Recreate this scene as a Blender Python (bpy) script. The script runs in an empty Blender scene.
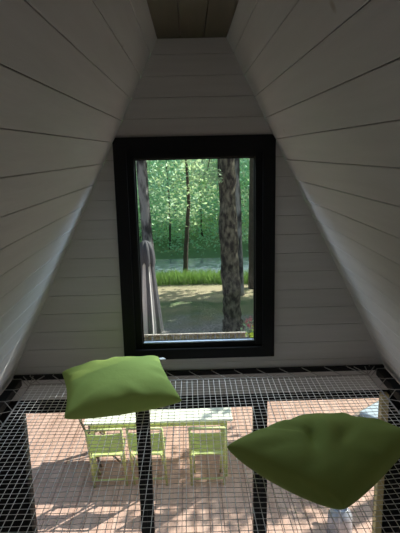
import bpy, math, random
from mathutils import Vector, Matrix
random.seed(7)
S = bpy.context.scene
COL = S.collection
G = -2.3                      # terrace level; the net is z = 0, the gable wall is y = 0

# ------------------------------------------------------------------ helpers
class MB:
    def __init__(s): s.v = []; s.f = []; s.m = []
    def add(s, vs, fs, mi=0):
        o = len(s.v); s.v += [tuple(v) for v in vs]
        s.f += [tuple(i + o for i in f) for f in fs]; s.m += [mi] * len(fs)
    def box(s, x0, x1, y0, y1, z0, z1, c=0.0, mi=0):
        if c <= 0:
            vs = [(x, y, z) for z in (z0, z1) for y in (y0, y1) for x in (x0, x1)]
            s.add(vs, [(0, 2, 3, 1), (4, 5, 7, 6), (0, 1, 5, 4), (2, 6, 7, 3), (0, 4, 6, 2), (1, 3, 7, 5)], mi); return
        import bmesh
        bm = bmesh.new(); bmesh.ops.create_cube(bm, size=1)
        for v in bm.verts: v.co = ((x0+x1)/2 + v.co.x*(x1-x0), (y0+y1)/2 + v.co.y*(y1-y0), (z0+z1)/2 + v.co.z*(z1-z0))
        bmesh.ops.bevel(bm, geom=bm.edges[:], offset=c, segments=2, profile=.5, affect='EDGES')
        bm.verts.index_update()
        s.add([v.co for v in bm.verts], [[v.index for v in f.verts] for f in bm.faces], mi); bm.free()
    def prism(s, poly, axis, a, b, mi=0):
        """poly: list of 2-D points, extruded along axis 'x'|'y'|'z' from a to b"""
        n = len(poly)
        def P(p, t): return (p[0], t, p[1]) if axis == 'y' else ((t, p[0], p[1]) if axis == 'x' else (p[0], p[1], t))
        vs = [P(p, a) for p in poly] + [P(p, b) for p in poly]
        fs = [tuple(range(n))[::-1], tuple(range(n, 2*n))] + [(i, (i+1) % n, n+(i+1) % n, n+i) for i in range(n)]
        s.add(vs, fs, mi)
    def tube(s, pts, r, n=6, mi=0, cap=True):
        pts = [Vector(p) for p in pts]
        rs = r if isinstance(r, (list, tuple)) else [r]*len(pts)
        rings = []; up = None
        for i, p in enumerate(pts):
            t = (pts[min(i+1, len(pts)-1)] - pts[max(i-1, 0)]).normalized()
            if up is None: up = Vector((0, 0, 1)) if abs(t.z) < .9 else Vector((0, 1, 0))
            a = t.cross(up)
            if a.length < 1e-6: a = t.cross(Vector((1, .1, 0)))
            a.normalize(); b = a.cross(t).normalized(); up = b
            rings.append([p + (a*math.cos(2*math.pi*k/n) + b*math.sin(2*math.pi*k/n))*rs[i] for k in range(n)])
        vs = [v for rg in rings for v in rg]; fs = []
        for i in range(len(pts)-1):
            for k in range(n):
                fs.append((i*n+k, i*n+(k+1) % n, (i+1)*n+(k+1) % n, (i+1)*n+k))
        if cap: fs += [tuple(range(n))[::-1], tuple(range((len(pts)-1)*n, len(pts)*n))]
        s.add(vs, fs, mi)
    def lathe(s, prof, n=24, c=(0, 0, 0), mi=0):
        vs = []; fs = []
        for (r, z) in prof:
            for k in range(n):
                a = 2*math.pi*k/n; vs.append((c[0]+r*math.cos(a), c[1]+r*math.sin(a), c[2]+z))
        for i in range(len(prof)-1):
            for k in range(n): fs.append((i*n+k, i*n+(k+1) % n, (i+1)*n+(k+1) % n, (i+1)*n+k))
        s.add(vs, fs, mi)
    def build(s, name, mat, parent=None, smooth=False, kind=None):
        me = bpy.data.meshes.new(name); me.from_pydata(s.v, [], s.f); me.update()
        for m in (mat if isinstance(mat, (list, tuple)) else [mat]): me.materials.append(m)
        if isinstance(mat, (list, tuple)): me.polygons.foreach_set('material_index', s.m)
        if smooth: me.polygons.foreach_set('use_smooth', [True]*len(me.polygons))
        o = bpy.data.objects.new(name, me); COL.objects.link(o)
        if parent: o.parent = parent
        if kind: o['kind'] = kind
        return o

def tag(o, label, cat, group=None, kind=None):
    o['label'] = label; o['category'] = cat
    if group: o['group'] = group
    if kind: o['kind'] = kind
    return o
def thing(name, label, cat, loc=(0, 0, 0), rz=0, group=None):
    o = bpy.data.objects.new(name, None); COL.objects.link(o); o.empty_display_size = .1
    o.location = loc; o.rotation_euler = (0, 0, rz); return tag(o, label, cat, group)
def dup(root, loc, rz, label):
    r = root.copy(); COL.objects.link(r); r.location = loc; r.rotation_euler = (0, 0, rz); r['label'] = label
    for ch in list(root.children):
        c = ch.copy(); COL.objects.link(c); c.parent = r
        for g in ch.children:
            d = g.copy(); COL.objects.link(d); d.parent = c
    return r

# ------------------------------------------------------------------ materials
def mat(name, col=(.5, .5, .5), rough=.5, metal=0, spec=.5, var=None, scale=5., bump=0., bscale=40., stretch=(1, 1, 1), transl=0., ramp=(.3, .7)):
    m = bpy.data.materials.new(name); m.use_nodes = True
    nt = m.node_tree; N = nt.nodes; L = nt.links
    b = N['Principled BSDF']; b.inputs['Base Color'].default_value = (*col, 1); b.inputs['Roughness'].default_value = rough
    b.inputs['Metallic'].default_value = metal; b.inputs['Specular IOR Level'].default_value = spec
    tc = N.new('ShaderNodeTexCoord'); mp = N.new('ShaderNodeMapping'); mp.inputs['Scale'].default_value = stretch
    L.new(tc.outputs['Object'], mp.inputs['Vector'])
    if var:
        nz = N.new('ShaderNodeTexNoise'); nz.inputs['Scale'].default_value = scale; nz.inputs['Detail'].default_value = 5
        L.new(mp.outputs[0], nz.inputs['Vector'])
        cr = N.new('ShaderNodeValToRGB'); e = cr.color_ramp.elements
        e[0].position, e[1].position = ramp; e[0].color = (*col, 1); e[1].color = (*var, 1)
        L.new(nz.outputs['Fac'], cr.inputs[0]); L.new(cr.outputs[0], b.inputs['Base Color'])
    if bump:
        nb = N.new('ShaderNodeTexNoise'); nb.inputs['Scale'].default_value = bscale; nb.inputs['Detail'].default_value = 4
        L.new(mp.outputs[0], nb.inputs['Vector'])
        bp = N.new('ShaderNodeBump'); bp.inputs['Strength'].default_value = bump; bp.inputs['Distance'].default_value = .02
        L.new(nb.outputs['Fac'], bp.inputs['Height']); L.new(bp.outputs[0], b.inputs['Normal'])
    if transl:
        t = N.new('ShaderNodeBsdfTranslucent'); mx = N.new('ShaderNodeMixShader'); mx.inputs[0].default_value = transl
        t.inputs['Color'].default_value = (*[min(1, c*1.3) for c in (var or col)], 1)
        out = N['Material Output']
        L.new(b.outputs[0], mx.inputs[1]); L.new(t.outputs[0], mx.inputs[2]); L.new(mx.outputs[0], out.inputs[0])
    return m

def board_mat(name, c0, c1, knot=(.3, .2, .13), rough=.55, grain=(1, 14, 14)):
    m = mat(name, c0, rough, var=c1, scale=1.6, bump=.05, bscale=8, stretch=grain)
    nt = m.node_tree; N = nt.nodes; L = nt.links; b = N['Principled BSDF']
    src = b.inputs['Base Color'].links[0].from_socket
    tc = N.new('ShaderNodeTexCoord')
    vo = N.new('ShaderNodeTexVoronoi'); vo.inputs['Scale'].default_value = 3.2; L.new(tc.outputs['Object'], vo.inputs['Vector'])
    cr = N.new('ShaderNodeValToRGB'); e = cr.color_ramp.elements
    e[0].position = .03; e[0].color = (.7, .7, .7, 1); e[1].position = .07; e[1].color = (0, 0, 0, 1)
    L.new(vo.outputs['Distance'], cr.inputs[0])
    mx = N.new('ShaderNodeMixRGB'); L.new(cr.outputs[0], mx.inputs[0]); L.new(src, mx.inputs[1]); mx.inputs[2].default_value = (*knot, 1)
    L.new(mx.outputs[0], b.inputs['Base Color']); return m

def glass_mat(name):
    m = bpy.data.materials.new(name); m.use_nodes = True; nt = m.node_tree; N = nt.nodes; L = nt.links
    N.remove(N['Principled BSDF'])
    t = N.new('ShaderNodeBsdfTransparent'); t.inputs[0].default_value = (.96, .98, .97, 1)
    g = N.new('ShaderNodeBsdfGlossy'); g.inputs['Roughness'].default_value = .02
    mx = N.new('ShaderNodeMixShader'); lw = N.new('ShaderNodeLayerWeight'); lw.inputs[0].default_value = .5
    pw = N.new('ShaderNodeMath'); pw.operation = 'POWER'; pw.inputs[1].default_value = 4; L.new(lw.outputs['Facing'], pw.inputs[0])
    fr = N.new('ShaderNodeMath'); fr.operation = 'MULTIPLY_ADD'; fr.inputs[1].default_value = .5; fr.inputs[2].default_value = .02; L.new(pw.outputs[0], fr.inputs[0])
    L.new(fr.outputs[0], mx.inputs[0]); L.new(t.outputs[0], mx.inputs[1]); L.new(g.outputs[0], mx.inputs[2])
    L.new(mx.outputs[0], N['Material Output'].inputs[0]); return m

W_SLOPE = board_mat('white_boards_along_roof', (.60, .585, .575), (.66, .645, .635), (.40, .33, .27), grain=(14, 1, 14))
W_GABLE = board_mat('white_boards_across_gable', (.57, .54, .53), (.63, .60, .59), (.40, .33, .27), grain=(1, 14, 14))
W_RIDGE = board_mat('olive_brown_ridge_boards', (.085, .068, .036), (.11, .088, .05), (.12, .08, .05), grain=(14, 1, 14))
GROOVE = mat('board_groove', (.26, .215, .18), .9)
BLACKF = mat('black_lacquered_frame', (.006, .006, .007), .5, spec=.2, bump=.03, bscale=60)
DARKW = mat('black_stained_boards', (.006, .0055, .006), .8, spec=.15, var=(.010, .009, .009), scale=3, stretch=(14, 14, 1))
BLACKM = mat('black_painted_steel', (.008, .0075, .008), .6, spec=.25, bump=.05)
GLASS = glass_mat('clear_pane')
NETM = mat('white_net_cord', (.86, .85, .84), .8)
ROPEM = mat('grey_rope', (.36, .34, .32), .8, bump=.3, bscale=200)
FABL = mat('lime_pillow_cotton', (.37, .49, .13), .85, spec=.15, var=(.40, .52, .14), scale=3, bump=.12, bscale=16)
FAB_SHADED = mat('shaded_lime_pillow_cotton', (.24, .30, .075), .85, spec=.15, var=(.26, .325, .085), scale=3, bump=.12, bscale=16)  # same cloth as the other pillow; its shade is put into the colour
TAGM = mat('white_tag_cloth', (.75, .75, .75), .8)
JAMB = mat('yellow_pine_jamb', (.60, .50, .25), .6, var=(.66, .55, .29), scale=3, stretch=(10, 10, 1))
FLOORM = mat('oak_floor', (.34, .28, .23), .5, var=(.40, .33, .27), scale=2, stretch=(12, 1, 1))
DECK = mat('weathered_pink_deck', (.45, .28, .215), .7, var=(.66, .455, .37), scale=1.8, bump=.2, bscale=6, stretch=(9, .8, 1))
LIME = mat('lime_painted_metal', (.62, .70, .28), .4, var=(.66, .74, .32), scale=9)
LIMEF = mat('lime_sling_cloth', (.50, .66, .28), .7, var=(.55, .70, .32), scale=9, transl=.25)
TABT = mat('sunlit_lime_tabletop', (.90, .93, .76), .45, var=(.92, .94, .80), scale=6)  # lime top made near white, so the sun glare sits in its colour
GREYW = mat('grey_weathered_wood', (.25, .2, .165), .75, var=(.32, .26, .21), scale=4, stretch=(10, 10, 1))
CANVB = mat('pale_blue_canvas', (.66, .80, .92), .8, var=(.74, .86, .95), scale=5, transl=.2)
ZINC = mat('galvanised_zinc', (.36, .39, .45), .4, metal=.4, var=(.50, .53, .60), scale=12)
CANV = mat('grey_parasol_canvas', (.09, .095, .11), .8, var=(.13, .135, .15), scale=4, bump=.1, bscale=10, transl=.1)
CANVW = mat('white_parasol_canvas', (.82, .82, .82), .8, var=(.88, .88, .88), scale=4, bump=.1, bscale=10, transl=.1)
BRUSH = mat('brushwood', (.08, .08, .04), .9, var=(.40, .40, .25), scale=30, bump=.6, bscale=60)
RAILM = mat('bleached_rail', (.22, .2, .16), .8, var=(.72, .70, .66), scale=26, bump=.3)
BARK = mat('lichen_bark', (.009, .012, .016), .95, spec=.05, var=(.12, .15, .175), ramp=(.48, .64), scale=13, bump=1, bscale=22, stretch=(1, 1, .5))
BARKM = mat('mossy_yellow_bark', (.055, .052, .048), .95, spec=.05, var=(.25, .245, .19), ramp=(.40, .68), scale=15, bump=.9, bscale=14, stretch=(1, 1, .5))
BARKG = mat('grey_bark', (.07, .07, .072), .9, spec=.1, var=(.42, .42, .42), ramp=(.45, .6), scale=6, bump=.8, bscale=18, stretch=(1, 1, .35))
BARKD = mat('dark_bark', (.06, .05, .04), .9, var=(.11, .09, .075), scale=8, bump=.5)
LEAF = [mat('leaf_mid_green', (.34, .53, .35), .5, var=(.52, .70, .49), scale=1.1, transl=.68),
        mat('leaf_blue_green', (.29, .50, .38), .5, var=(.44, .66, .52), scale=1.1, transl=.68),
        mat('leaf_yellow_green', (.32, .48, .24), .5, var=(.50, .64, .36), scale=1.1, transl=.62),
        mat('leaf_dark_green', (.14, .30, .17), .5, var=(.22, .40, .25), scale=1.1, transl=.3)]
GRASSM = mat('tall_grass', (.15, .30, .06), .6, var=(.24, .40, .1), scale=1.5, transl=.35)
PETAL = mat('pink_petals', (.75, .12, .2), .6, var=(.8, .3, .38), scale=20, transl=.2)
TERRA = mat('terracotta', (.35, .15, .08), .8)
SHRUBM = mat('bright_shrub_leaf', (.30, .46, .04), .5, var=(.42, .56, .07), scale=3, transl=.4)
WATER = mat('river_water', (.20, .27, .33), .12, spec=.8, bump=.25, bscale=5, stretch=(1, 3, 1))

def ground_mat():
    m = mat('lawn_and_gravel', (.2, .2, .1), .95)
    nt = m.node_tree; N = nt.nodes; L = nt.links; b = N['Principled BSDF']
    geo = N.new('ShaderNodeNewGeometry'); sx = N.new('ShaderNodeSeparateXYZ'); L.new(geo.outputs['Position'], sx.inputs[0])
    n1 = N.new('ShaderNodeTexNoise'); n1.inputs['Scale'].default_value = 1.3; n1.inputs['Detail'].default_value = 6
    L.new(geo.outputs['Position'], n1.inputs['Vector'])
    n2 = N.new('ShaderNodeTexNoise'); n2.inputs['Scale'].default_value = 22; n2.inputs['Detail'].default_value = 4
    L.new(geo.outputs['Position'], n2.inputs['Vector'])
    lawn = N.new('ShaderNodeValToRGB'); e = lawn.color_ramp.elements
    e[0].position = .35; e[0].color = (.12, .19, .085, 1); e[1].position = .62; e[1].color = (.27, .26, .16, 1)
    L.new(n1.outputs['Fac'], lawn.inputs[0])
    grav = N.new('ShaderNodeValToRGB'); e = grav.color_ramp.elements
    e[0].position = .35; e[0].color = (.22, .20, .21, 1); e[1].position = .65; e[1].color = (.46, .42, .42, 1)
    L.new(n2.outputs['Fac'], grav.inputs[0])
    ad = N.new('ShaderNodeMath'); ad.operation = 'MULTIPLY_ADD'; L.new(n1.outputs['Fac'], ad.inputs[0]); ad.inputs[1].default_value = 3.0
    L.new(sx.outputs['Y'], ad.inputs[2])
    mr = N.new('ShaderNodeMapRange'); mr.inputs[1].default_value = 9.2; mr.inputs[2].default_value = 10.2; L.new(ad.outputs[0], mr.inputs[0])
    mx = N.new('ShaderNodeMixRGB'); L.new(mr.outputs[0], mx.inputs[0]); L.new(grav.outputs[0], mx.inputs[1]); L.new(lawn.outputs[0], mx.inputs[2])
    b0 = N.new('ShaderNodeMapRange'); b0.inputs[1].default_value = 11.0; b0.inputs[2].default_value = 11.5; L.new(ad.outputs[0], b0.inputs[0])
    b1 = N.new('ShaderNodeMapRange'); b1.inputs[1].default_value = 13.2; b1.inputs[2].default_value = 12.7; L.new(ad.outputs[0], b1.inputs[0])
    bm_ = N.new('ShaderNodeMath'); bm_.operation = 'MULTIPLY'; L.new(b0.outputs[0], bm_.inputs[0]); L.new(b1.outputs[0], bm_.inputs[1])
    dry = N.new('ShaderNodeMixRGB'); L.new(bm_.outputs[0], dry.inputs[0]); L.new(mx.outputs[0], dry.inputs[1]); dry.inputs[2].default_value = (.42, .37, .24, 1); mx = dry
    far = N.new('ShaderNodeMapRange'); far.inputs[1].default_value = 15; far.inputs[2].default_value = 17; L.new(sx.outputs['Y'], far.inputs[0])
    m2 = N.new('ShaderNodeMixRGB'); L.new(far.outputs[0], m2.inputs[0]); L.new(mx.outputs[0], m2.inputs[1]); m2.inputs[2].default_value = (.17, .28, .15, 1)
    L.new(m2.outputs[0], b.inputs['Base Color'])
    bp = N.new('ShaderNodeBump'); bp.inputs['Strength'].default_value = .5; bp.inputs['Distance'].default_value = .05
    L.new(n2.outputs['Fac'], bp.inputs['Height']); L.new(bp.outputs[0], b.inputs['Normal']); return m
GROUND = ground_mat()

# ------------------------------------------------------------------ the cabin
RZ, RX, K = 1.98, .19, .5           # ridge ceiling height, its half width, outward run per metre of drop
YB = -4.4                            # back gable
def rx(z): return RX + (RZ - z)*K
# roof slopes: boards running along the ridge, each its own strip with an open joint
for side, sgn in (('left', -1), ('right', 1)):
    m = MB(); dl = Vector((K, -1)).normalized(); nrm = Vector((1, K)).normalized()   # down-slope, outward (x,z)
    total = (RZ - G)/abs(dl.y); pitch = .132; s = 0.0; j = .0011
    while s < total - 1e-6:
        e = min(s + (pitch if s else .0915), total)
        P = lambda t, d: (sgn*(RX + dl.x*t + nrm.x*d), RZ + dl.y*t + nrm.y*d)
        m.prism([P(s+j, .002), P(s+j+.002, 0), P(e-j-.002, 0), P(e-j, .002), P(e-j, .02), P(s+j, .02)], 'y', YB, 0, 0)
        s = e
    P = lambda t, d: (sgn*(RX + dl.x*t + nrm.x*d), RZ + dl.y*t + nrm.y*d)
    m.prism([P(-.12, .02), P(total, .02), P(total, .16), P(-.12, .16)], 'y', YB, .12, 1)
    m.build('wall_'+side, [W_SLOPE, GROOVE], kind='structure')
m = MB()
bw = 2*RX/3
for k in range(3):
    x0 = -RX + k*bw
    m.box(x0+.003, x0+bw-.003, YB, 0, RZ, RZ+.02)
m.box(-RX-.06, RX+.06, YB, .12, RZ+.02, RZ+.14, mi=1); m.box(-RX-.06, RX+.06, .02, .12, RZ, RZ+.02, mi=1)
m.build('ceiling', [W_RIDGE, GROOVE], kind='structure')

def gable(name, y, d, holes, z0, z1, pitch, mats, first=.0835):
    """horizontal boards over an A-shaped wall; d = +1 when the room is on the -y side"""
    m = MB(); j = .0010; z = z1
    def spans(za, zb):
        xs = [(-rx(zb), -rx(za), rx(za), rx(zb))]
        for (hx0, hx1, hz0, hz1) in holes:
            if za >= hz0 - 1e-6 and zb <= hz1 + 1e-6: return [(-1, hx0), (hx1, 1)]
        return [(-1, 1)]
    cuts = sorted({h for hh in holes for h in hh[2:]}, reverse=True)
    while z > z0 + 1e-6:
        e = max(z - (pitch if z < z1 - 1e-6 else first), z0); stops = [z] + [c for c in cuts if e + 1e-4 < c < z - 1e-4] + [e]
        for i in range(len(stops)-1):
            a, b = stops[i], stops[i+1]; ja = j if i == 0 else 0; jb = j if i == len(stops)-2 else 0
            for (l, r) in spans(b, a):
                lt = -rx(a) if l == -1 else l; lb = -rx(b) if l == -1 else l
                rt = rx(a) if r == 1 else r; rb = rx(b) if r == 1 else r
                m.prism([(lt, a-ja), (lb, b+jb), (rb, b+jb), (rt, a-ja)], 'y', y, y+.02*d, 0)
                m.prism([(lt, a), (lb, b), (rb, b), (rt, a)], 'y', y+.02*d, y+.12*d, 1)
        z = e
    return m.build(name, mats, kind='structure')
WIN = (-.41, .41, .14, 1.39)
HEAD = -.160                          # under-side of the white boards above the doors
DX0, DX1 = -1.192, 1.23
gable('wall_front', 0, 1, [WIN], HEAD, RZ, .1145, [W_GABLE, GROOVE])
# the black-stained lower front, either side of the glazed doors
m = MB()
m.prism([(-rx(HEAD), HEAD), (DX0, HEAD), (DX0, G), (-rx(G), G)], 'y', .0, .12)
m.prism([(rx(HEAD), HEAD), (DX1, HEAD), (DX1, G), (rx(G), G)], 'y', .0, .12)
m.build('wall_entrance', DARKW, kind='structure')
# back gable with its own tall window and garden doors (behind the photographer)
RW = (-.55, .55, .15, 1.25)
RD = (-1.5, 1.5, -2.28, -.35)
gable('wall_rear', YB, -1, [RW, RD], G, RZ, .1145, [W_GABLE, GROOVE])
m = MB(); 
for k in range(28):
    x0 = -2.33 + k*4.66/28
    m.box(x0+.001, x0+4.66/28-.001, YB, 0.1, G-.03, G)
m.build('floor', FLOORM, kind='structure')

def glazed(name, x0, x1, z0, z1, y, fw, depth, ft=None):
    ft = ft or fw
    f = MB()
    f.box(x0, x0+fw, y, y+depth, z0, z1, .003); f.box(x1-fw, x1, y, y+depth, z0, z1, .003)
    f.box(x0+fw, x1-fw, y, y+depth, z1-ft, z1, .003); f.box(x0+fw, x1-fw, y, y+depth, z0, z0+fw, .003)
    o = f.build(name, BLACKF, kind='structure')
    p = MB(); p.box(x0+fw-.004, x1-fw+.004, y+depth*.5-.003, y+depth*.5+.003, z0+fw-.004, z1-ft+.004)
    p.build('pane', GLASS, o); return o
# upper front window: wide black casing (top corners cut by the roof), sash, pane, glazing bead
cz0, cz1, cxo = .10, 1.4525, .468
zc = RZ - (cxo - RX)/K + .0           # where the casing meets the slope
m = MB(); xi, zi0, zi1 = .395, .165, 1.37
def ringprism(m, y0, y1):
    m.prism([(-cxo, cz0), (-xi, cz0), (-xi, cz1), (-rx(cz1)+.004, cz1), (-cxo, zc)], 'y', y0, y1)
    m.prism([(cxo, cz0), (xi, cz0), (xi, cz1), (rx(cz1)-.004, cz1), (cxo, zc)], 'y', y0, y1)
    m.prism([(-xi, zi1), (xi, zi1), (xi, cz1), (-xi, cz1)], 'y', y0, y1)
    m.prism([(-xi, cz0), (xi, cz0), (xi, zi0), (-xi, zi0)], 'y', y0, y1)
ringprism(m, -.022, .0)
win = m.build('window_1', BLACKF, kind='structure')
m = MB()
for (a, b, c, d) in ((-.409, -.353, .141, 1.389), (.353, .409, .141, 1.389), (-.353, .353, 1.328, 1.389), (-.353, .353, .141, .197)):
    m.box(a, b, .006, .07, c, d, .004)
m.build('sash', BLACKF, win)
m = MB()
for (a, b, c, d) in ((-.354, -.346, .197, 1.328), (.346, .354, .197, 1.328), (-.346, .346, 1.320, 1.328)):
    m.box(a, b, .03, .045, c, d)
m.build('glazing_bead', BLACKF, win)
m = MB(); m.box(-.345, .345, .008, .028, .1955, .2045, .002)  # added strip; its pale colour stands in for sky reflected in the sash
o = m.build('sash_glint', mat('pale_sky_glint', (.55, .64, .78), .3), win); o['label'] = 'pale blue strip painted as a sky glint along the bottom of the glass'
m = MB(); m.box(-.352, .352, .040, .046, .1985, 1.327); m.build('pane', GLASS, win)
# outer sill
# three glazed doors under the net, black posts between
glazed('door_1', -1.190, -.378, G+.01, HEAD-.002, .02, .045, .06, .098)
glazed('door_2', -.377, .385, G+.01, HEAD-.002, .02, .042, .06, .098)
glazed('door_3', .387, 1.228, G+.01, HEAD-.002, .02, .047, .06, .066)
m = MB(); m.box(1.160, 1.206, -.035, .018, G, HEAD-.02, .004); m.build('trim_1', JAMB, kind='structure')
m = MB(); m.box(-1.30, -1.143, -.03, .016, G, HEAD-.01, .004); m.build('trim_2', DARKW, kind='structure')
glazed('window_2', RW[0], RW[1], RW[2], RW[3], YB-.09, .05, .06)
glazed('door_4', RD[0], -.001, RD[2], RD[3], YB-.09, .06, .06)
glazed('door_5', .001, RD[1], RD[2], RD[3], YB-.09, .06, .06)

# ------------------------------------------------------------------ net
NX, NY0, NY1 = 1.035, -2.9, -.115
P3 = .0330
bars = MB()
bars.box(-1.165, 1.165, -.030, -.001, -.010, .018, .003)
bars.box(-1.165, 1.165, NY0-.14, NY0-.09, -.026, .022, .004)
bars.box(-1.162, -1.108, NY0-.09, -.045, -.035, .012, .004)
bars.box(1.108, 1.162, NY0-.09, -.045, -.035, .012, .004)
bars.build('trim_3', BLACKM, kind='structure')
net = thing('hammock_net', 'white square-mesh hammock net stretched as a floor under both green pillows', 'net', (0, 0, 0))
m = MB(); r = .0015
def sag(x, y):
    return -.035*math.exp(-((x-.52)**2+(y+1.05)**2)/.09) - .012*math.exp(-((x+.45)**2+(y+.42)**2)/.08)
nx = int(round(2*NX/P3)); ny = int(round((NY1-NY0)/P3))
for i in range(1, nx):
    x = -NX + 2*NX*i/nx
    m.tube([(x + .002*math.sin(i*1.7+k*.4), NY0+(NY1-NY0)*k/40, sag(x, NY0+(NY1-NY0)*k/40)) for k in range(41)], r, 4)
for i in range(1, ny):
    y = NY0 + (NY1-NY0)*i/ny
    m.tube([(-NX+2*NX*k/34, y + .002*math.sin(i*2.1+k*.5), sag(-NX+2*NX*k/34, y)) for k in range(35)], r, 4)
m.build('mesh', NETM, net)
m = MB(); pts = [(-NX, NY0, 0), (-NX, NY1, 0), (NX, NY1, 0), (NX, NY0, 0), (-NX, NY0, 0)]
for a, b in zip(pts, pts[1:]): m.tube([a, b], .0045, 6)
m.build('edge_rope', ROPEM, net)
m = MB()
def lace(p, q):      # p on the bar, q on the net edge
    m.tube([p, q], .0026, 5)
n = 16
for k in range(n):
    x = -1.06 + k*.142
    bar_y = -.024
    m.tube([(x, -.002, .0205), (x, -.032, .0205)], .003, 5)
    if -NX < x+.085 < NX: m.tube([(x, -.032, .0205), (x+.085, NY1, .003)], .0028, 5)
    if -NX < x+.085 < NX: m.tube([(x+.085, NY1, .002), (x+.142, -.032, -.010)], .0012, 4)
ys = [-.06 - .15*k for k in range(19)]
for sgn in (-1, 1):
    for y in ys:
        m.tube([(sgn*1.160, y, .0145), (sgn*1.106, y, .0145)], .003, 5)
        m.tube([(sgn*1.107, y, .013), (sgn*NX, max(min(y-.09, NY1), NY0), .003)], .0028, 5)
        m.tube([(sgn*NX, max(min(y-.09, NY1), NY0), .002), (sgn*1.107, y-.15, .013)], .0018, 4)
    # the corner knots, a fan of extra turns
    for q in ((1.10, -.033), (1.04, -.033), (.97, -.033)):
        m.tube([(sgn*q[0], q[1], .019), (sgn*NX, NY1, .004)], .003, 5)
m.build('lacing_rope', ROPEM, net)

# ------------------------------------------------------------------ pillows
def pillow(name, corners, up_t, dn_t, material, n=44, pinch=.05, seed=0, pw=.36, creases=()):
    A, B, Cc, D = [Vector(c) for c in corners]        # (-1,-1) (1,-1) (1,1) (-1,1)
    nrm = (B-A).cross(D-A).normalized()
    if nrm.z < 0: nrm = -nrm
    rnd = random.Random(seed); ph = [rnd.uniform(0, 6) for _ in range(8)]
    base = (A+B+Cc+D)/4
    m = MB(); idx = {}
    def pos(u, v, s):
        uu = u*(1 - pinch*(1-v*v)*(abs(u)**3)); vv = v*(1 - pinch*(1-u*u)*(abs(v)**3))
        p = A*(1-uu)*(1-vv)/4 + B*(1+uu)*(1-vv)/4 + Cc*(1+uu)*(1+vv)/4 + D*(1-uu)*(1+vv)/4
        h = (max(0, 1-u*u)*max(0, 1-v*v))**pw
        e = min(1-abs(u), 1-abs(v))
        ang = math.atan2(v, u)
        w = .0045*math.sin(9*ang+ph[0])*math.sin(math.pi*min(1, e*2.2)) + .003*math.sin(15*ang+ph[1])*math.sin(math.pi*min(1, e*3))
        w += .006*math.sin(3*u+ph[2])*math.cos(3.4*v+ph[3])*h
        for (cu, cv, du, dv, dep, wid) in creases:    # a pressed fold: a line segment through (cu,cv) along (du,dv)
            t = (u-cu)*du + (v-cv)*dv; d = -(u-cu)*dv + (v-cv)*du
            w -= dep*math.exp(-(d/wid)**2)*math.exp(-(t/.35)**2)
        t = up_t if s > 0 else dn_t
        return p + nrm*(s*t*h + (w*min(1, h*1.5) if s > 0 else 0))
    for s in (1, -1):
        for i in range(n+1):
            for j in range(n+1):
                u = math.sin((i/n-.5)*math.pi); v = math.sin((j/n-.5)*math.pi)
                edge = i in (0, n) or j in (0, n)
                if s == -1 and edge: idx[(s, i, j)] = idx[(1, i, j)]; continue
                idx[(s, i, j)] = len(m.v); m.v.append(tuple(pos(u, v, s)))
        for i in range(n):
            for j in range(n):
                q = (idx[(s, i, j)], idx[(s, i+1, j)], idx[(s, i+1, j+1)], idx[(s, i, j+1)])
                m.f.append(q if s > 0 else q[::-1]); m.m.append(0)
    return m.build(name, material, smooth=True)
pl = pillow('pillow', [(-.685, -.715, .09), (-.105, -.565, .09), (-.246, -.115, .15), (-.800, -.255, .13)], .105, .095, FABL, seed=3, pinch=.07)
tag(pl, 'bright lime green pillow lying on the net below the window, nearer the wall', 'pillow', 'lime green pillows on the net')
m = MB(); m.add([(-.252, -.125, .150), (-.235, -.140, .146), (-.205, -.118, .140), (-.222, -.103, .145),
                 (-.252, -.125, .153), (-.235, -.140, .149), (-.205, -.118, .143), (-.222, -.103, .148)],
                [(3, 2, 1, 0), (4, 5, 6, 7), (0, 1, 5, 4), (1, 2, 6, 5), (2, 3, 7, 6), (3, 0, 4, 7)])
o = m.build('care_tag', TAGM, pl); o['label'] = 'small white care tag sewn at the corner'
pr = pillow('pillow', [(.097, -1.074, .12), (.497, -1.445, .085), (.925, -1.04, .120), (.585, -.72, .045)], .108, .125, FAB_SHADED, seed=11, pinch=-.03,
            creases=((-.06, -.26, .72, -.69, .055, .10), (.06, -.10, .72, -.69, -.02, .12), (.30, .05, -.3, .95, .02, .10), (-.55, -.3, .8, .1, .02, .06)))
tag(pr, 'lime green pillow, shade put into its colour, lying cornerwise on the net at the right, nearer the viewer', 'pillow', 'lime green pillows on the net')

# ------------------------------------------------------------------ terrace
m = MB(); w = .142
for k in range(64):
    x0 = -4.6 + k*w
    m.box(x0+.003, x0+w-.003, .13, 5.2, G-.03, G)
m.build('floor_terrace', DECK, kind='structure')

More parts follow.
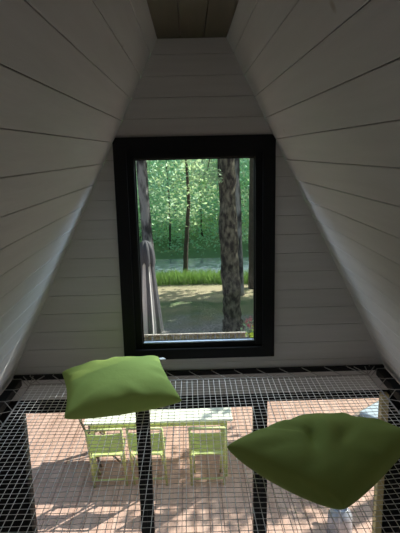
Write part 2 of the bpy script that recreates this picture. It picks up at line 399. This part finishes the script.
# folding chair, back towards -y
def make_chair(name, label, mt, cloth, group):
    t = thing(name, label, 'chair', group=group)
    hw = .182
    for s in (-1, 1):
        m = MB(); m.tube([(s*hw, .16, 0), (s*hw, .02, .44), (s*hw, -.13, .86)], .0135, 8)
        m.build('back_leg', mt, t, True)
        m = MB(); m.tube([(s*(hw-.03), .0, .47), (s*(hw-.03), .40, .0)], .0125, 8); m.build('front_leg', mt, t, True)
    m = MB(); m.tube([(-hw, -.13, .86), (hw, -.13, .86)], .0135, 8); m.build('top_rail', mt, t, True)
    m = MB(); m.tube([(-hw, .13, .10), (hw, .13, .10)], .0115, 8); m.build('stretcher', mt, t, True)
    m = MB(); n = 8
    for i in range(n):
        a = -hw + 2*hw*i/n; b = -hw + 2*hw*(i+1)/n
        sa = .03*(1-(2*i/n-1)**2); sb = .03*(1-(2*(i+1)/n-1)**2)
        def Q(x, s, z): return (x, .02 - (z-.44)*.357 - s, z)
        m.add([Q(a, sa, .54), Q(b, sb, .54), Q(b, sb, .80), Q(a, sa, .80)] + [tuple(Vector(Q(*q))+Vector((0, .006, .002))) for q in ((a, sa, .54), (b, sb, .54), (b, sb, .80), (a, sa, .80))],
              [(0, 1, 2, 3), (7, 6, 5, 4), (0, 4, 5, 1), (3, 2, 6, 7)])
    m.build('backrest', cloth, t)
    m = MB()
    for i in range(6):
        y0 = .03 + i*.06; m.box(-hw+.012, hw-.012, y0, y0+.052, .452, .468, .004)
    m.build('seat', mt if cloth is LIMEF else cloth, t)
    return t
ch = make_chair('folding_chair', 'lime green folding chair left of the black post between the doors', LIME, LIMEF, 'lime folding chairs at the terrace table')
ch.location = (-1.0, 2.03, G); ch.rotation_euler = (0, 0, math.radians(2))
dup(ch, (-.565, 2.03, G), math.radians(-3), 'lime green folding chair half hidden behind the black post between the doors')
dup(ch, (.085, 2.0, G), math.radians(-1), 'lime green folding chair by itself at the right end of the table')
gc = make_chair('folding_chair', 'grey wooden folding chair at the left end of the terrace table', GREYW, GREYW, None)
gc.location = (-1.36, 2.72, G); gc.rotation_euler = (0, 0, math.radians(-80))

tb = thing('terrace_table', 'pale sunlit lime terrace table behind the folding chairs', 'table', (-.45, 2.66, G))
m = MB(); m.box(-.83, .83, -.40, .40, .715, .74, .006); m.build('tabletop', TABT, tb)
m = MB()
for (a, b, c, d) in ((-.76, .76, -.35, -.33), (-.76, .76, .33, .35), (-.76, -.74, -.33, .33), (.74, .76, -.33, .33)): m.box(a, b, c, d, .65, .715)
m.build('apron', LIME, tb)
for sx in (-1, 1):
    for sy in (-1, 1):
        m = MB(); m.box(sx*.75-.02, sx*.75+.02, sy*.34-.02, sy*.34+.02, 0, .715, .004); m.build('leg', LIME, tb)

# sun lounger beyond the right-hand door, one corner in view
sl = thing('sun_lounger', 'pale blue sun lounger cornerwise beyond the right glass door', 'lounger', (1.97, 3.03, G), math.radians(39))
m = MB()
m.box(0, 1.9, -.05, 0, .27, .33, .006); m.box(0, 1.9, -.70, -.65, .27, .33, .006); m.box(0, .05, -.65, -.05, .27, .33, .006); m.box(1.85, 1.9, -.65, -.05, .27, .33, .006)
for k in range(12): m.box(.10+k*.15, .19+k*.15, -.65, -.05, .285, .305)
m.build('frame', GREYW, sl)
for x in (.05, 1.80):
    for y in (-.06, -.69):
        m = MB(); m.box(x, x+.05, y, y+.05, 0, .27, .004); m.build('leg', GREYW, sl)
m = MB(); m.box(.06, 1.84, -.645, -.055, .305, .385, .03); m.build('mattress', CANVB, sl, True)

# zinc watering can on the deck in front of the right-hand door
wc = thing('watering_can', 'grey zinc watering can on the deck below the right-hand pillow', 'watering can', (1.34, 1.33, G), math.radians(70))
m = MB(); m.lathe([(0, 0), (.115, 0), (.12, .01), (.115, .2), (.095, .25), (.07, .27), (.07, .275), (.06, .272), (.06, .2), (0, .2)], 28); m.build('body', ZINC, wc, True)
m = MB(); m.tube([(.105, 0, .06), (.22, 0, .2), (.32, 0, .33)], [.022, .016, .012], 10); m.lathe([(0, 0), (.035, .03), (.037, .034), (0, .045)], 16, (.325, 0, .325)); m.build('spout', ZINC, wc, True)
m = MB(); m.tube([(.06, 0, .27), (.05, 0, .36), (-.02, 0, .40), (-.12, 0, .34), (-.165, 0, .22), (-.115, 0, .08)], .009, 8); m.build('handle', ZINC, wc, True)

# railing with brushwood infill at the far edge of the deck
rl = thing('terrace_railing', 'low brushwood terrace railing with a bleached top rail below the tree trunk', 'railing', (0, 5.12, G))
m = MB()
rnd = random.Random(5); x = -3.6
while x < .80:
    r_ = rnd.uniform(.006, .012); y = rnd.uniform(-.012, .012); h = .725 + rnd.uniform(-.02, .012)
    m.tube([(x, y, .0), (x+rnd.uniform(-.02, .02), y, h)], r_, 5); x += r_*1.5
m.build('brushwood_panel', BRUSH, rl)
m = MB(); m.box(-3.62, .84, -.02, .02, .737, .752, .004); m.build('top_rail', RAILM, rl)
for x in (-3.6, -2.1, -.62, .80):
    m = MB(); m.box(x-.025, x+.025, .022, .06, 0, .735, .004); m.build('post', GREYW, rl)

# closed parasol standing beyond the railing
pa = thing('closed_parasol', 'closed grey and white parasol standing by the left trunk', 'parasol', (-.80, 5.62, G))
m = MB(); m.lathe([(0, 0), (.24, 0), (.24, .05), (.05, .08), (.05, .3), (0, .3)], 24); m.build('base', GREYW, pa, True)
m = MB(); m.tube([(0, 0, .08), (0, 0, 2.16)], .024, 10); m.build('pole', GREYW, pa, True)
m = MB(); n = 96; prof = [(.262, .58), (.245, .8), (.205, 1.2), (.16, 1.6), (.115, 1.95), (.06, 2.14), (.01, 2.18)]
vs = []
for i, (r_, z) in enumerate(prof):
    for k in range(n):
        a = 2*math.pi*k/n; fold = abs(math.sin(a*4+.5)); am = .42*(1-i/(len(prof)-1)*.6)
        rr = r_*(1 - am + am*fold); zz = z + (.05*fold if i == 0 else 0)
        vs.append((rr*math.cos(a), rr*math.sin(a), zz))
fs = [(i*n+k, i*n+(k+1) % n, (i+1)*n+(k+1) % n, (i+1)*n+k) for i in range(len(prof)-1) for k in range(n)]
m.add(vs, fs); m.m = [1 if ((f[0] % n)//6) % 2 else 0 for f in fs]; m.build('canopy', [CANV, CANVW], pa, True)
m = MB(); vs = []; prof = [(.165, 1.88), (.165, 1.93), (.145, 2.08), (.10, 2.18), (.05, 2.225), (.005, 2.235)]
for i, (r_, z) in enumerate(prof):
    for k in range(n):
        a = 2*math.pi*k/n; fold = abs(math.sin(a*4+.5))
        vs.append((r_*(1-.18*(1-fold))*math.cos(a), r_*(1-.18*(1-fold))*math.sin(a), z - (.07*fold if i == 0 else 0)))
fs = [(i*n+k, i*n+(k+1) % n, (i+1)*n+(k+1) % n, (i+1)*n+k) for i in range(len(prof)-1) for k in range(n)]
m.add(vs, fs); m.build('valance', CANV, pa, True)

# ------------------------------------------------------------------ garden, river, far bank
def gz(x, y):
    z = G - .04
    if y > 11.5: z -= min(1, (y-11.5)/3)*.55
    if y > 16.2: z += (y-16.2)*.10 + max(0, y-24)*.45
    return z + .03*math.sin(x*1.3+y*.7)*(1 if y > 6 else 0)
m = MB(); nx_, ny_ = 60, 90; X0, X1, Y0, Y1 = -26, 30, -14, 48
for i in range(ny_+1):
    for j in range(nx_+1):
        x = X0+(X1-X0)*j/nx_; y = Y0+(Y1-Y0)*i/ny_; m.v.append((x, y, gz(x, y) - (.1 if y < 5.6 else 0)))
for i in range(ny_):
    for j in range(nx_):
        m.f.append((i*(nx_+1)+j, i*(nx_+1)+j+1, (i+1)*(nx_+1)+j+1, (i+1)*(nx_+1)+j)); m.m.append(0)
m.build('ground', GROUND, kind='structure', smooth=True)
m = MB(); m.box(-26, 30, 13.4, 17.2, -2.85, -2.72); m.build('river', WATER, kind='structure')

def leaf(m, c, size, rnd, mi=0):
    d = Vector((rnd.gauss(0, 1), rnd.gauss(0, 1), rnd.gauss(0, .6))).normalized()
    u = Vector((rnd.gauss(0, .6), rnd.gauss(0, .6), 1)).cross(d)
    if u.length < 1e-3: u = Vector((1, 0, 0))
    u.normalize(); c = Vector(c); s = size*rnd.uniform(.7, 1.3); k = d.cross(u)*s*.12
    m.add([c, c + d*s*.45 + u*s*.3 + k, c + d*s, c + d*s*.45 - u*s*.3 + k], [(0, 1, 2), (0, 2, 3)], mi)
def foliage(m, centres, per, spread, size, rnd, flat=.7):
    for c in centres:
        sp = spread*rnd.uniform(.7, 1.3)
        for _ in range(per):
            leaf(m, (c[0]+rnd.gauss(0, sp), c[1]+rnd.gauss(0, sp), c[2]+rnd.gauss(0, sp*flat)), size, rnd)
def trunk_mesh(pts, rs, n=14, seed=0, rough=.06):
    rnd = random.Random(seed); m = MB(); P = []; R_ = []
    for i in range(len(pts)-1):
        a, b = Vector(pts[i]), Vector(pts[i+1])
        for k in range(6):
            t = k/6; P.append(a.lerp(b, t)+Vector((rnd.gauss(0, .008), rnd.gauss(0, .008), 0))); R_.append((rs[i]*(1-t)+rs[i+1]*t)*(1+rnd.uniform(-rough, rough)))
    P.append(Vector(pts[-1])); R_.append(rs[-1]); m.tube(P, R_, n); return m

# the big mossy trunk standing close behind the railing
tr = thing('mossy_tree', 'thick lichen covered tree trunk standing close behind the railing', 'tree', (.81, 7.5, G))
m = trunk_mesh([(.0, 0, -.05), (-.005, 0, .2), (-.03, 0, .8), (-.065, 0, 2.0), (-.10, 0, 3.6), (-.12, 0, 6.5), (0, .1, 10.5)], [.24, .20, .185, .18, .165, .145, .06], 20, 2, .10)
m.tube([(-.10, 0, 4.3), (-.35, -.05, 3.9), (-.48, -.08, 3.3)], [.035, .02, .008], 6)
m.tube([(-.10, 0, 4.6), (-1.0, -.1, 5.6), (-2.1, -.3, 6.2)], [.08, .05, .02], 8)
m.tube([(-.11, 0, 5.2), (.9, .3, 6.4), (1.9, .5, 7.4)], [.08, .05, .02], 8)
m.build('trunk', BARKM, tr, True)
rnd = random.Random(21); m = MB()
cs = [(rnd.gauss(-.1, 1.5), rnd.gauss(0, 1.3), rnd.uniform(7.0, 11)) for _ in range(30)] + [(rnd.uniform(-.62, -.28), rnd.uniform(-.2, .1), rnd.uniform(3.05, 3.75)) for _ in range(9)]
foliage(m, cs[:30], 40, .38, .13, rnd); foliage(m, cs[30:], 26, .09, .085, rnd); m.build('foliage', LEAF[0], tr)

def slim(name, label, base, pts, rs, bark, crown, seed, lm, per=38, size=.12, spread=.34, group=None):
    t = thing(name, label, 'tree', base, group=group)
    trunk_mesh(pts, rs, 10, seed).build('trunk', bark, t, True)
    rnd = random.Random(seed); m = MB(); foliage(m, crown(rnd), per, spread, size, rnd); m.build('foliage', lm, t); return t
slim('slim_tree', 'slim grey tree trunk just right of the thick mossy trunk', (1.18, 10.2, G), [(.06, 0, -.1), (0, 0, 2.0), (-.04, 0, 4), (.1, 0, 7)], [.10, .085, .075, .02], BARKG,
     lambda r: [(r.gauss(0, .8), r.gauss(0, .8), r.uniform(4.6, 8)) for _ in range(26)], 31, LEAF[1])
slim('grey_tree', 'grey tree trunk rising behind the closed parasol at the left', (-1.02, 8.8, G), [(.02, 0, -.1), (0, 0, 1.6), (-.06, 0, 3.4), (-.1, 0, 8)], [.15, .125, .115, .04], BARKG,
     lambda r: [(r.gauss(0, 1.1), r.gauss(0, 1.1), r.uniform(5.0, 9)) for _ in range(36)], 32, LEAF[0])
slim('dark_tree', 'dark tree trunk cut by the right edge of the window', (1.66, 11.0, G), [(0, 0, -.1), (0, 0, 2.2), (.02, 0, 4.5), (.1, 0, 8)], [.13, .11, .10, .03], BARKD,
     lambda r: [(r.gauss(.2, .9), r.gauss(0, .9), r.uniform(3.4, 8)) for _ in range(36)], 33, LEAF[1])
slim('riverside_sapling', 'thin dark sapling leaning on the riverbank near the window centre', (-.20, 13.0, G-.25), [(-.05, 0, 0), (.02, 0, 1.1), (.14, 0, 2.4), (.05, 0, 5)], [.085, .07, .055, .015], BARKD,
     lambda r: [(r.gauss(.1, .6), r.gauss(0, .5), r.uniform(1.9, 5.2)) for _ in range(26)], 34, LEAF[2])
slim('riverside_sapling', 'thin dark sapling on the riverbank right of the closed parasol', (-1.32, 13.1, G-.25), [(0, 0, 0), (.03, 0, 1.1), (-.04, 0, 2.4), (.05, 0, 4.6)], [.05, .045, .04, .012], BARKD,
     lambda r: [(r.gauss(0, .55), r.gauss(0, .5), r.uniform(1.9, 4.8)) for _ in range(22)], 35, LEAF[0])
# far bank: leafy trees shoulder to shoulder
spots = [(-6.0, 19.6, 0, 6.5), (-3.9, 18.6, 2, 5.6), (-2.3, 20.6, 0, 6.8), (-.9, 18.9, 1, 5.4), (.5, 20.8, 2, 6.8), (1.7, 18.7, 1, 5.8), (3.3, 20.2, 0, 6.6), (5.2, 19.2, 1, 6.2), (7.6, 20.6, 0, 6.8),
         (-4.6, 23.5, 1, 8), (-.8, 24, 0, 8.5), (2.6, 24, 3, 8.5), (6.4, 24, 3, 8.5)]
look = {0: 'mid green', 1: 'blue green', 2: 'yellow green', 3: 'dark green'}
for i, (x, y, li, h) in enumerate(spots):
    z = gz(x, y)
    slim('leafy_tree', '%s leafy tree on the far bank of the river' % look[li], (x, y, z), [(0, 0, -.05), (.1*math.sin(i), 0, h*.4), (.15*math.cos(i), 0, h)], [.045, .035, .012], BARKD,
         lambda r, h=h: [(r.gauss(0, .85), r.gauss(0, .7), r.uniform(.3, h)) for _ in range(int(h*15))], 50+i, LEAF[li], per=56, size=.14, spread=.33, group='leafy trees on the far bank, %s' % look[li])
# unseen tree added at the right; its crown shades terrace and window
def terrace_crown(r):
    lo = [(r.uniform(-2.25, -.9), r.uniform(-.1, .85), r.uniform(3.7, 4.4)) for _ in range(50)]
    hi = [(r.uniform(-1.5, .1), r.uniform(-1.1, .1), r.uniform(7.5, 9.6)) for _ in range(60)]
    return lo + hi
slim('unseen_shade_tree', 'unseen leafy tree added at the right to shade the terrace', (5.7, 3.8, G), [(0, 0, -.05), (-.1, 0, 3.0), (-.4, -.25, 6.2), (-.7, -.5, 9.2)], [.16, .13, .10, .03], BARK,
     terrace_crown, 77, LEAF[0], per=46, size=.13, spread=.16)
slim('unseen_shade_tree', 'tall leafy tree at the right of the lawn', (6.2, 10.9, G), [(0, 0, -.05), (-.1, 0, 3.0), (-.3, -.05, 5.6), (-.5, -.1, 8)], [.2, .16, .12, .03], BARK,
     lambda r: [(r.uniform(-2.2, 2.0), r.uniform(-1.4, 1.2), r.uniform(4.2, 8.0)) for _ in range(150)], 78, LEAF[0], per=40, size=.17, spread=.24)
slim('unseen_shade_tree', 'tall leafy tree at the right of the lawn, nearer the river', (6.5, 12.7, G), [(0, 0, -.05), (-.1, 0, 3.0), (.3, -.05, 5.6), (.2, -.1, 8)], [.2, .16, .12, .03], BARK,
     lambda r: [(r.uniform(-2.2, 2.0), r.uniform(-1.2, .6), r.uniform(4.4, 8.0)) for _ in range(110)], 79, LEAF[1], per=40, size=.17, spread=.24)
# tall riverbank grass
m = MB(); rnd = random.Random(9)
for _ in range(9000):
    x = rnd.uniform(-4.2, 5); y = 11.4 + abs(rnd.gauss(0, .8)); z = gz(x, y) - .02
    h = rnd.uniform(.18, .48); lx = rnd.gauss(0, .12); ly = rnd.gauss(0, .08); w_ = .011; a = rnd.uniform(0, 3.14); cx_, cy_ = w_*math.cos(a), w_*math.sin(a)
    m.add([(x-cx_, y-cy_, z), (x+cx_, y+cy_, z), (x+lx*.4+cx_*.7, y+ly*.4+cy_*.7, z+h*.6), (x+lx*.4-cx_*.7, y+ly*.4-cy_*.7, z+h*.6), (x+lx, y+ly, z+h)], [(0, 1, 2, 3), (3, 2, 4)])
o = m.build('grass', GRASSM); tag(o, 'tall bright green grass along the riverbank', 'grass', kind='stuff')

# flowers and bright shrub at the right end of the railing
sh = thing('bright_shrub', 'bright yellow green shrub beside the right end of the railing', 'shrub', (1.13, 5.35, G))
m = MB(); m.tube([(0, 0, -.05), (.02, 0, .35), (.0, 0, .65)], [.02, .014, .006], 6); m.tube([(0, 0, .2), (-.12, 0, .6)], .007, 5); m.tube([(0, 0, .2), (.13, .02, .6)], .007, 5); m.build('stem', BARKD, sh)
rnd = random.Random(3); m = MB(); foliage(m, [(rnd.uniform(-.22, .3), rnd.uniform(-.1, .1), rnd.uniform(.2, .68)) for _ in range(30)], 26, .07, .06, rnd); m.build('foliage', SHRUBM, sh)
fp = thing('flowering_plant', 'pink flowering potted plant behind the bright shrub', 'plant', (1.22, 6.35, G-.04))
m = MB(); m.lathe([(0, 0), (.15, 0), (.21, .3), (.22, .3), (.22, .34), (.19, .34), (.18, .28), (0, .28)], 24); m.build('pot', TERRA, fp, True)
rnd = random.Random(4); m = MB(); foliage(m, [(rnd.gauss(0, .15), rnd.gauss(0, .1), rnd.uniform(.34, .58)) for _ in range(24)], 16, .06, .06, rnd); m.build('foliage', LEAF[0], fp)
m = MB(); foliage(m, [(rnd.gauss(0, .18), rnd.gauss(-.05, .1), rnd.uniform(.46, .68)) for _ in range(26)], 10, .025, .045, rnd); m.build('blossom', PETAL, fp)

# ------------------------------------------------------------------ light
w = bpy.data.worlds.new('World'); S.world = w; w.use_nodes = True
N = w.node_tree.nodes; L = w.node_tree.links
sky = N.new('ShaderNodeTexSky'); sky.sky_type = 'NISHITA'; sky.sun_disc = False
sky.sun_elevation = math.radians(46); sky.sun_rotation = math.radians(61); sky.air_density = 1.2; sky.dust_density = 2.0
bg = N['Background']; bg.inputs[1].default_value = .085; L.new(sky.outputs[0], bg.inputs[0])
sd = bpy.data.lights.new('sun', 'SUN'); sd.energy = 7.2; sd.angle = math.radians(.6); sd.color = (1, .95, .86)
so = bpy.data.objects.new('sun', sd); COL.objects.link(so)
so.rotation_euler = Vector((-.62, -.34, -.705)).to_track_quat('-Z', 'Y').to_euler()

def area(name, loc, to, sx, sy, e, col):
    l = bpy.data.lights.new(name, 'AREA'); l.shape = 'RECTANGLE'; l.size = sx; l.size_y = sy; l.energy = e; l.color = col
    o = bpy.data.objects.new(name, l); COL.objects.link(o); o.location = loc
    o.rotation_euler = (Vector(to)-Vector(loc)).to_track_quat('-Z', 'Y').to_euler()
area('ground_floor_fill', (0, -.45, -1.95), (0, -.95, 0), 2.4, .5, 3, (.9, .95, 1))  # added fill from below the net, no fitting there
area('back_fill', (0, -4.2, .9), (0, 0, .4), .9, .9, .2, (1, .97, .95))  # added weak fill from the back of the attic, no fitting there
# added area lamps outside the upper window, standing in for skylight
area('daylight_fill', (1.0, .55, 1.80), (-.85, -.35, .45), .6, .5, 42, (.55, .74, 1))
area('daylight_fill', (-1.0, .55, 1.80), (.85, -.35, .45), .6, .5, 28, (.74, .85, 1))
area('daylight_fill', (0, .72, 1.86), (0, -.95, .1), .8, .5, 26, (.74, .88, 1))

# ------------------------------------------------------------------ camera
cd = bpy.data.cameras.new('camera'); cam = bpy.data.objects.new('camera', cd); COL.objects.link(cam)
cd.sensor_fit = 'AUTO'; cd.sensor_width = 36; cd.lens = 528.217*36/533; cd.clip_start = .05; cd.clip_end = 300
rt = Vector((0.99951778, -0.0216401, -0.02226899)); up = Vector((0.02635103, 0.21174586, 0.97696945)); fw = Vector((0.01642635, 0.97708515, -0.21221399))
cam.matrix_world = Matrix(((rt.x, up.x, -fw.x, -.0361), (rt.y, up.y, -fw.y, -3.127), (rt.z, up.z, -fw.z, 1.363), (0, 0, 0, 1)))
S.camera = cam
vs_ = S.view_settings; vs_.view_transform = 'Standard'; vs_.look = 'None'; vs_.gamma = 1; vs_.use_curve_mapping = False
vs_.exposure = 0.0
S.cycles.max_bounces = 14; S.cycles.diffuse_bounces = 6; S.cycles.transparent_max_bounces = 24; S.cycles.glossy_bounces = 4
S.cycles.use_denoising = True; S.cycles.sample_clamp_indirect = 6
